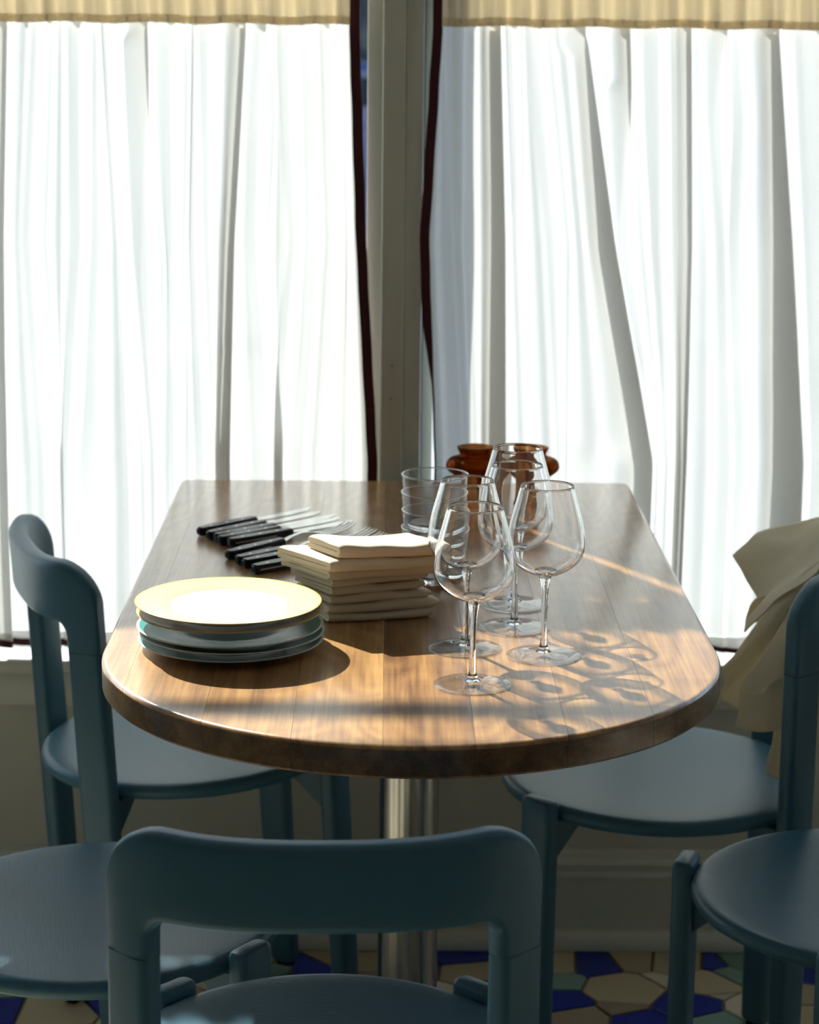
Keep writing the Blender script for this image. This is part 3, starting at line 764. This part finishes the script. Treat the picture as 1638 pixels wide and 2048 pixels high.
# ------------------------------------------------------------------ cutlery
def prism(name, outline_, z0, z1, m, parent, bev=.001):
    bm = bmesh.new(); A = [bm.verts.new((x, y, z0)) for x, y in outline_]; B = [bm.verts.new((x, y, z1)) for x, y in outline_]
    k = len(A); bm.faces.new(A[::-1]); bm.faces.new(B)
    for i in range(k): bm.faces.new((A[i], A[(i+1) % k], B[(i+1) % k], B[i]))
    if bev: bmesh.ops.bevel(bm, geom=list(bm.edges), offset=bev, segments=2, affect='EDGES')
    return frombm(name, bm, m, parent, True, 45)
def handle(root, L=.102):
    o = prism('handle', [(0, -.0052), (.004, -.0070), (.03, -.0073), (.07, -.0067), (L, -.0064), (L, .0064), (.07, .0067), (.03, .0073), (.004, .0070), (0, .0052)], .0005, .0118, M['handle'], root, .0022)
    for x in (.022, .050, .078):
        r = lathe('rivet', [(.0001, .0119), (.0016, .0119), (.0022, .0117), (.0023, .0105)], M['rivet'], o, 14); r.location = (x, 0, 0)
    box('tang', .006, L-.03, -.00745, -.0066, .0052, .0068, M['rivet'], o)
    return o
def knife():
    root = empty('table_knife'); handle(root)
    pts = [(.100, -.0052), (.108, -.0062), (.118, -.0088), (.16, -.0098), (.19, -.0078), (.204, -.002), (.2115, .0060), (.20, .0072), (.16, .0074), (.12, .0066), (.108, .0055), (.100, .0048)]
    prism('blade', pts, .0052, .0066, M['blade'], root, .0005)
    return root
def fork():
    root = empty('table_fork'); handle(root)
    V = []; F = []
    def strip(cl, halfw, zf, th=.0016):
        rs = []
        for i, (x, y) in enumerate(cl):
            z = zf(x); h = halfw[i]
            rs.append([Vector((x, y-h, z)), Vector((x, y+h, z)), Vector((x, y+h, z+th)), Vector((x, y-h, z+th))])
        v, f = loft(rs); n = len(V); V.extend(v); F.extend([tuple(a+n for a in g) for g in f])
    zf = lambda x: .0055+.010*math.sin(max(0, min(1, (x-.10)/.07))*PI)*.6-.004*max(0, (x-.15)/.08)+.010*max(0, (x-.19)/.045)**2
    strip([(x, 0) for x in (.100, .115, .135, .150, .158, .166, .176)], [.0045, .0034, .0034, .005, .0085, .0112, .0118], zf)
    neck = mesh('neck', V, F, M['blade'], root, smooth=False)
    for k in range(4):
        V = []; F = []; y = -.0096+k*.0064
        rs = []
        for x, h in ((.174, .0021), (.19, .0015), (.21, .0013), (.226, .0011), (.233, .0005)):
            z = zf(x); rs.append([Vector((x, y-h, z)), Vector((x, y+h, z)), Vector((x, y+h, z+.0016)), Vector((x, y-h, z+.0016))])
        v, f = loft(rs); mesh('tine', v, f, M['blade'], root, smooth=False)
    return root
KN = [((-.274, .530), (-.130, .680)), ((-.260, .507), (-.113, .660)), ((-.250, .495), (-.094, .638)), ((-.244, .480), (-.084, .624)), ((-.230, .468), (-.066, .606))]
kl = ['table knife farthest from the viewer in the fan of five', 'second table knife from the back of the fan', 'middle knife of the fan of five', 'second table knife from the front of the fan', 'front knife of the fan, lying nearest the forks']
k0 = knife()
for i, (p, q) in enumerate(KN):
    k = k0 if i == 0 else copy_tree(k0); k.location = (p[0], p[1], TH+.0002)
    k.rotation_euler = (0, 0, math.atan2(q[1]-p[1], q[0]-p[0])); tag(k, kl[i]+', dark handle with rivets', 'knife', 'table knives')
FK = [((-.227, .399), (-.074, .576)), ((-.213, .371), (-.043, .537)), ((-.204, .355), (-.030, .506)), ((-.190, .326), (-.015, .484))]
fl = ['table fork farthest from the napkins, its tines next to the knife tips', 'second table fork from the back', 'table fork second from the front, half hidden by napkins', 'table fork nearest the plates, its tines rightmost']
f0 = fork()
for i, (p, q) in enumerate(FK):
    k = f0 if i == 0 else copy_tree(f0); k.location = (p[0], p[1], TH+.0002)
    k.rotation_euler = (0, 0, math.atan2(q[1]-p[1], q[0]-p[0])); tag(k, fl[i], 'fork', 'table forks')

# ------------------------------------------------------------------ napkins
def napkin(o, ax, ay, L, D, h, seed, roll=0, label='', loops=2):
    """a cloth folded lengthwise: o = near left bottom corner, ax = long direction, ay = depth direction; closed fold on the near long side"""
    rn = random.Random(seed); th = h/loops
    # profile in (depth,z): a serpentine of layers folding at the near edge, thick
    prof = []
    ht = th*.455
    path = []
    # centreline: upper layer from back to near edge, round, lower layer to the back
    zu, zl = h-th*.5, th*.5; rr = (zu-zl)/2
    for i in range(9): path.append((lerp(D, rr, i/8), zu))
    for i in range(1, 8): a = PI/2+i*PI/8; path.append((rr+rr*math.cos(a), (zu+zl)/2+rr*math.sin(a)))
    for i in range(9): path.append((lerp(rr, D, i/8), zl))
    nrm = []
    for i in range(len(path)):
        p = path[max(i-1, 0)]; q = path[min(i+1, len(path)-1)]; d = math.hypot(q[0]-p[0], q[1]-p[1]); nrm.append((-(q[1]-p[1])/d, (q[0]-p[0])/d))
    A = [(p[0]-n[0]*ht, p[1]-n[1]*ht) for p, n in zip(path, nrm)]; B = [(p[0]+n[0]*ht, p[1]+n[1]*ht) for p, n in zip(path, nrm)]
    endc = [(D+ht*.8, zl), ]
    loop_ = A+[(D+ht*.7, zl)]+B[::-1]+[(D+ht*.7, zu)]
    rs = []
    NL = 26
    for i in range(NL+1):
        t = i/NL; x = t*L
        e = 1-max(0, 1-min(t, 1-t)*14)**2*.35        # thinner towards the two ends
        bow = .0016*math.sin(t*PI*1.5+seed)+.0012*noise.noise(Vector((t*4, seed, 0)))
        sag = .0010*math.sin(t*PI*2+seed*1.7)
        r = []
        for (d, z) in loop_:
            zz = h/2+(z-h/2)*e
            w = 1.7*noise.noise(Vector((x*30, d*26, seed*3.1)))
            lift = roll*max(0, (t*-1+.30)/.30)**1.5*(z/h)
            dd = d+bow+.0016*w*(1 if d < D*.6 else .4)+rn.uniform(-.0001, .0001)
            zz = max(.0002, zz+sag*(z/h)+.0009*w*(z/h)+lift)
            r.append(o+ax*(x+.0012*noise.noise(Vector((d*40, z*200, seed)))*(1 if t in (0, 1) else 0)+(z-h/2)*.1)+ay*dd+Vector((0, 0, zz)))
        rs.append(r)
    V, F = loft(rs); ob = mesh('napkin', V, F, M['napkin'])
    ob.data.set_sharp_from_angle(angle=math.radians(55))
    return tag(ob, label, 'napkin', 'folded cream napkins in the pile')
def dirs(deg): a = math.radians(deg); return Vector((math.cos(a), math.sin(a), 0)), Vector((-math.sin(a), math.cos(a), 0))
z = TH+.0002
NP = [(-.092, .099, 16, .122, .088, .0110), (-.092, .097, 17, .130, .086, .0115), (-.090, .098, 19, .120, .082, .0105), (-.089, .096, 21, .112, .080, .0105),
      (-.089, .092, 23, .118, .080, .0110), (-.093, .080, 18, .130, .086, .0130), (-.091, .066, 15, .130, .088, .0140), (-.080, .072, 13, .118, .060, .0150)]
SK = [95, 98, 100, 102, 104, 110, 116, 112]
NLb = ['cream folded napkin at the very bottom of the pile, on the walnut', 'cream folded napkin second from the bottom of the pile', 'cream folded napkin third from the bottom of the pile', 'cream folded napkin fourth from the bottom of the pile',
       'cream folded napkin fourth from the top of the pile', 'cream folded napkin third from the top, its folds lit at the left', 'cream folded napkin second from the top, jutting out to the left', 'cream folded napkin on top of the pile, its upper face in full sun']
for i, (x, y, deg, L, D, h) in enumerate(NP):
    ax = dirs(deg)[0]; ay = dirs(deg+SK[i])[0]
    napkin(Vector((x, y, z)), ax, ay, L, D, h, i+1, label=NLb[i], roll=.002 if i > 4 else 0)
    z += h*.985

# ------------------------------------------------------------------ cloth over the right chair
def patch(P, nu=6, nv=6):      # P: rows of control points -> smooth grid
    rows = [catmull([tuple(p) for p in r], nu) for r in P]
    cols = list(zip(*rows)); cols = [catmull(list(c), nv) for c in cols]
    out = [list(r) for r in zip(*cols)]
    return [[(x+.004*noise.noise(Vector((x*22, y*22, z*30))), y+.006*noise.noise(Vector((x*25, z*22, 4))), z+.003*noise.noise(Vector((y*30, x*26, 9)))) for x, y, z in r] for r in out]
def c(px, py, Y): return tuple(uy(px, py, Y))
cl = empty('draped_cloth', (.45, .5, .745), 0, 'large cream cloth thrown over the back of the right chair, corner sticking out', 'cloth')
def rel(P): o_ = cl.location; return [[(p[0]-o_.x, p[1]-o_.y, p[2]-o_.z) for p in r] for r in P]
# main sheet: from the jutting corner over the top to the folds at the near side
main = [[c(1467, 1108, .60), c(1490, 1088, .60), c(1518, 1066, .61), c(1575, 1050, .61), c(1638, 1036, .60), (.575, .59, .77), (.590, .58, .70)],
        [c(1486, 1142, .57), c(1512, 1118, .565), c(1545, 1092, .56), c(1600, 1070, .56), c(1660, 1042, .55), (.588, .54, .76), (.600, .54, .68)],
        [c(1506, 1180, .54), c(1530, 1150, .53), c(1568, 1118, .52), c(1620, 1090, .51), c(1680, 1062, .50), (.592, .49, .75), (.603, .49, .66)],
        [c(1514, 1208, .51), c(1540, 1182, .50), c(1580, 1145, .48), c(1634, 1112, .47), c(1690, 1085, .45), (.585, .44, .74), (.598, .44, .64)],
        [c(1500, 1238, .49), c(1532, 1206, .47), c(1580, 1165, .445), c(1638, 1128, .43), (.532, .41, .775), (.575, .40, .73), (.588, .40, .62)],
        [c(1492, 1262, .47), c(1525, 1228, .45), c(1575, 1185, .425), c(1634, 1148, .405), (.520, .385, .768), (.562, .375, .72), (.575, .37, .60)]]
gridmesh('sheet', rel(patch(main)), M['cloth'], cl, .0015)
# long pale fold running down to the left
fold1 = [[c(1638, 1120, .44), c(1600, 1150, .44), c(1560, 1195, .44), c(1510, 1250, .45), c(1470, 1310, .46), c(1446, 1334, .46)],
         [c(1640, 1140, .425), c(1606, 1172, .425), c(1570, 1212, .425), c(1522, 1268, .435), c(1476, 1318, .45), c(1447, 1340, .455)],
         [c(1642, 1165, .43), c(1612, 1196, .43), c(1580, 1232, .43), c(1534, 1284, .44), c(1484, 1326, .46), c(1446, 1352, .465)],
         [c(1640, 1175, .47), c(1606, 1206, .475), c(1575, 1245, .48), c(1530, 1300, .49), c(1484, 1345, .50), c(1444, 1385, .50)],
         [c(1636, 1190, .485), c(1604, 1228, .49), c(1576, 1290, .50), c(1534, 1350, .51), c(1490, 1390, .515), c(1444, 1405, .515)],
         [c(1630, 1200, .49), c(1600, 1260, .495), c(1574, 1330, .50), c(1540, 1390, .505), c(1505, 1430, .51), c(1446, 1398, .52)]]
gridmesh('fold', rel(patch(fold1)), M['cloth'], cl, .0015)
# rolled fold hanging beside the post down to the seat
roll_ = [[c(1622, 1170, .44), c(1590, 1212, .425), c(1556, 1262, .42), c(1520, 1320, .415), c(1484, 1366, .415), c(1480, 1384, .413), c(1478, 1420, .41), c(1474, 1455, .41)],
         [c(1626, 1178, .425), c(1598, 1220, .41), c(1570, 1272, .405), c(1538, 1334, .40), c(1502, 1382, .40), c(1500, 1392, .40), c(1498, 1424, .40), c(1496, 1459, .40)],
         [c(1630, 1184, .42), c(1604, 1228, .40), c(1582, 1285, .395), c(1558, 1345, .39), c(1526, 1380, .39), c(1524, 1390, .39), c(1522, 1424, .39), c(1520, 1461, .39)],
         [c(1634, 1190, .42), c(1610, 1235, .40), c(1592, 1298, .395), c(1574, 1350, .39), c(1545, 1362, .385), c(1546, 1390, .385), c(1546, 1424, .385), c(1546, 1460, .385)],
         [c(1638, 1200, .43), c(1620, 1245, .41), c(1604, 1310, .40), c(1590, 1360, .395), c(1572, 1352, .39), c(1574, 1390, .39), c(1574, 1424, .39), c(1574, 1457, .39)]]
gridmesh('hanging_fold', rel(patch(roll_)), M['cloth'], cl, .0015)
# part hanging outside behind the chair back, and a small tip above the seat
outs = [[(.512, .37, .740), (.562, .40, .745), (.588, .44, .745), (.598, .50, .745), (.597, .56, .745)],
        [(.560, .36, .68), (.574, .38, .68), (.596, .43, .68), (.606, .49, .68), (.604, .56, .68)],
        [(.548, .34, .60), (.570, .36, .60), (.590, .42, .60), (.604, .49, .60), (.598, .56, .60)],
        [(.540, .35, .52), (.570, .37, .52), (.596, .42, .52), (.608, .49, .52), (.604, .56, .52)],
        [(.536, .36, .475), (.568, .38, .47), (.598, .43, .47), (.604, .49, .475), (.600, .56, .48)]]
gridmesh('outer_panel', rel(patch(outs)), M['cloth'], cl, .0015)
tip = [[c(1548, 1462, .42), c(1560, 1462, .42), c(1580, 1462, .42)], [c(1538, 1500, .42), c(1552, 1500, .415), c(1578, 1500, .42)], [c(1531, 1545, .42), c(1548, 1560, .415), c(1575, 1565, .42)]]
gridmesh('inner_tip', rel(patch(tip)), M['cloth'], cl, .0015)
lo = [[c(1500, 1212, .50), c(1514, 1196, .50), c(1540, 1190, .50)], [c(1494, 1236, .50), c(1512, 1222, .50), c(1540, 1214, .50)], [c(1491, 1264, .50), c(1510, 1246, .50), c(1536, 1235, .50)]]
gridmesh('small_corner', rel(patch(lo)), M['cloth'], cl, .0015)

# light refracted through the clear glass onto the table top
so.data.cycles.is_caustics_light = True
for o in list(COL.objects):
    if o.type == 'MESH' and o.data.materials and o.data.materials[0] == M['glass']: o.cycles.is_caustics_caster = True
    if o.name.startswith('plank'): o.cycles.is_caustics_receiver = True
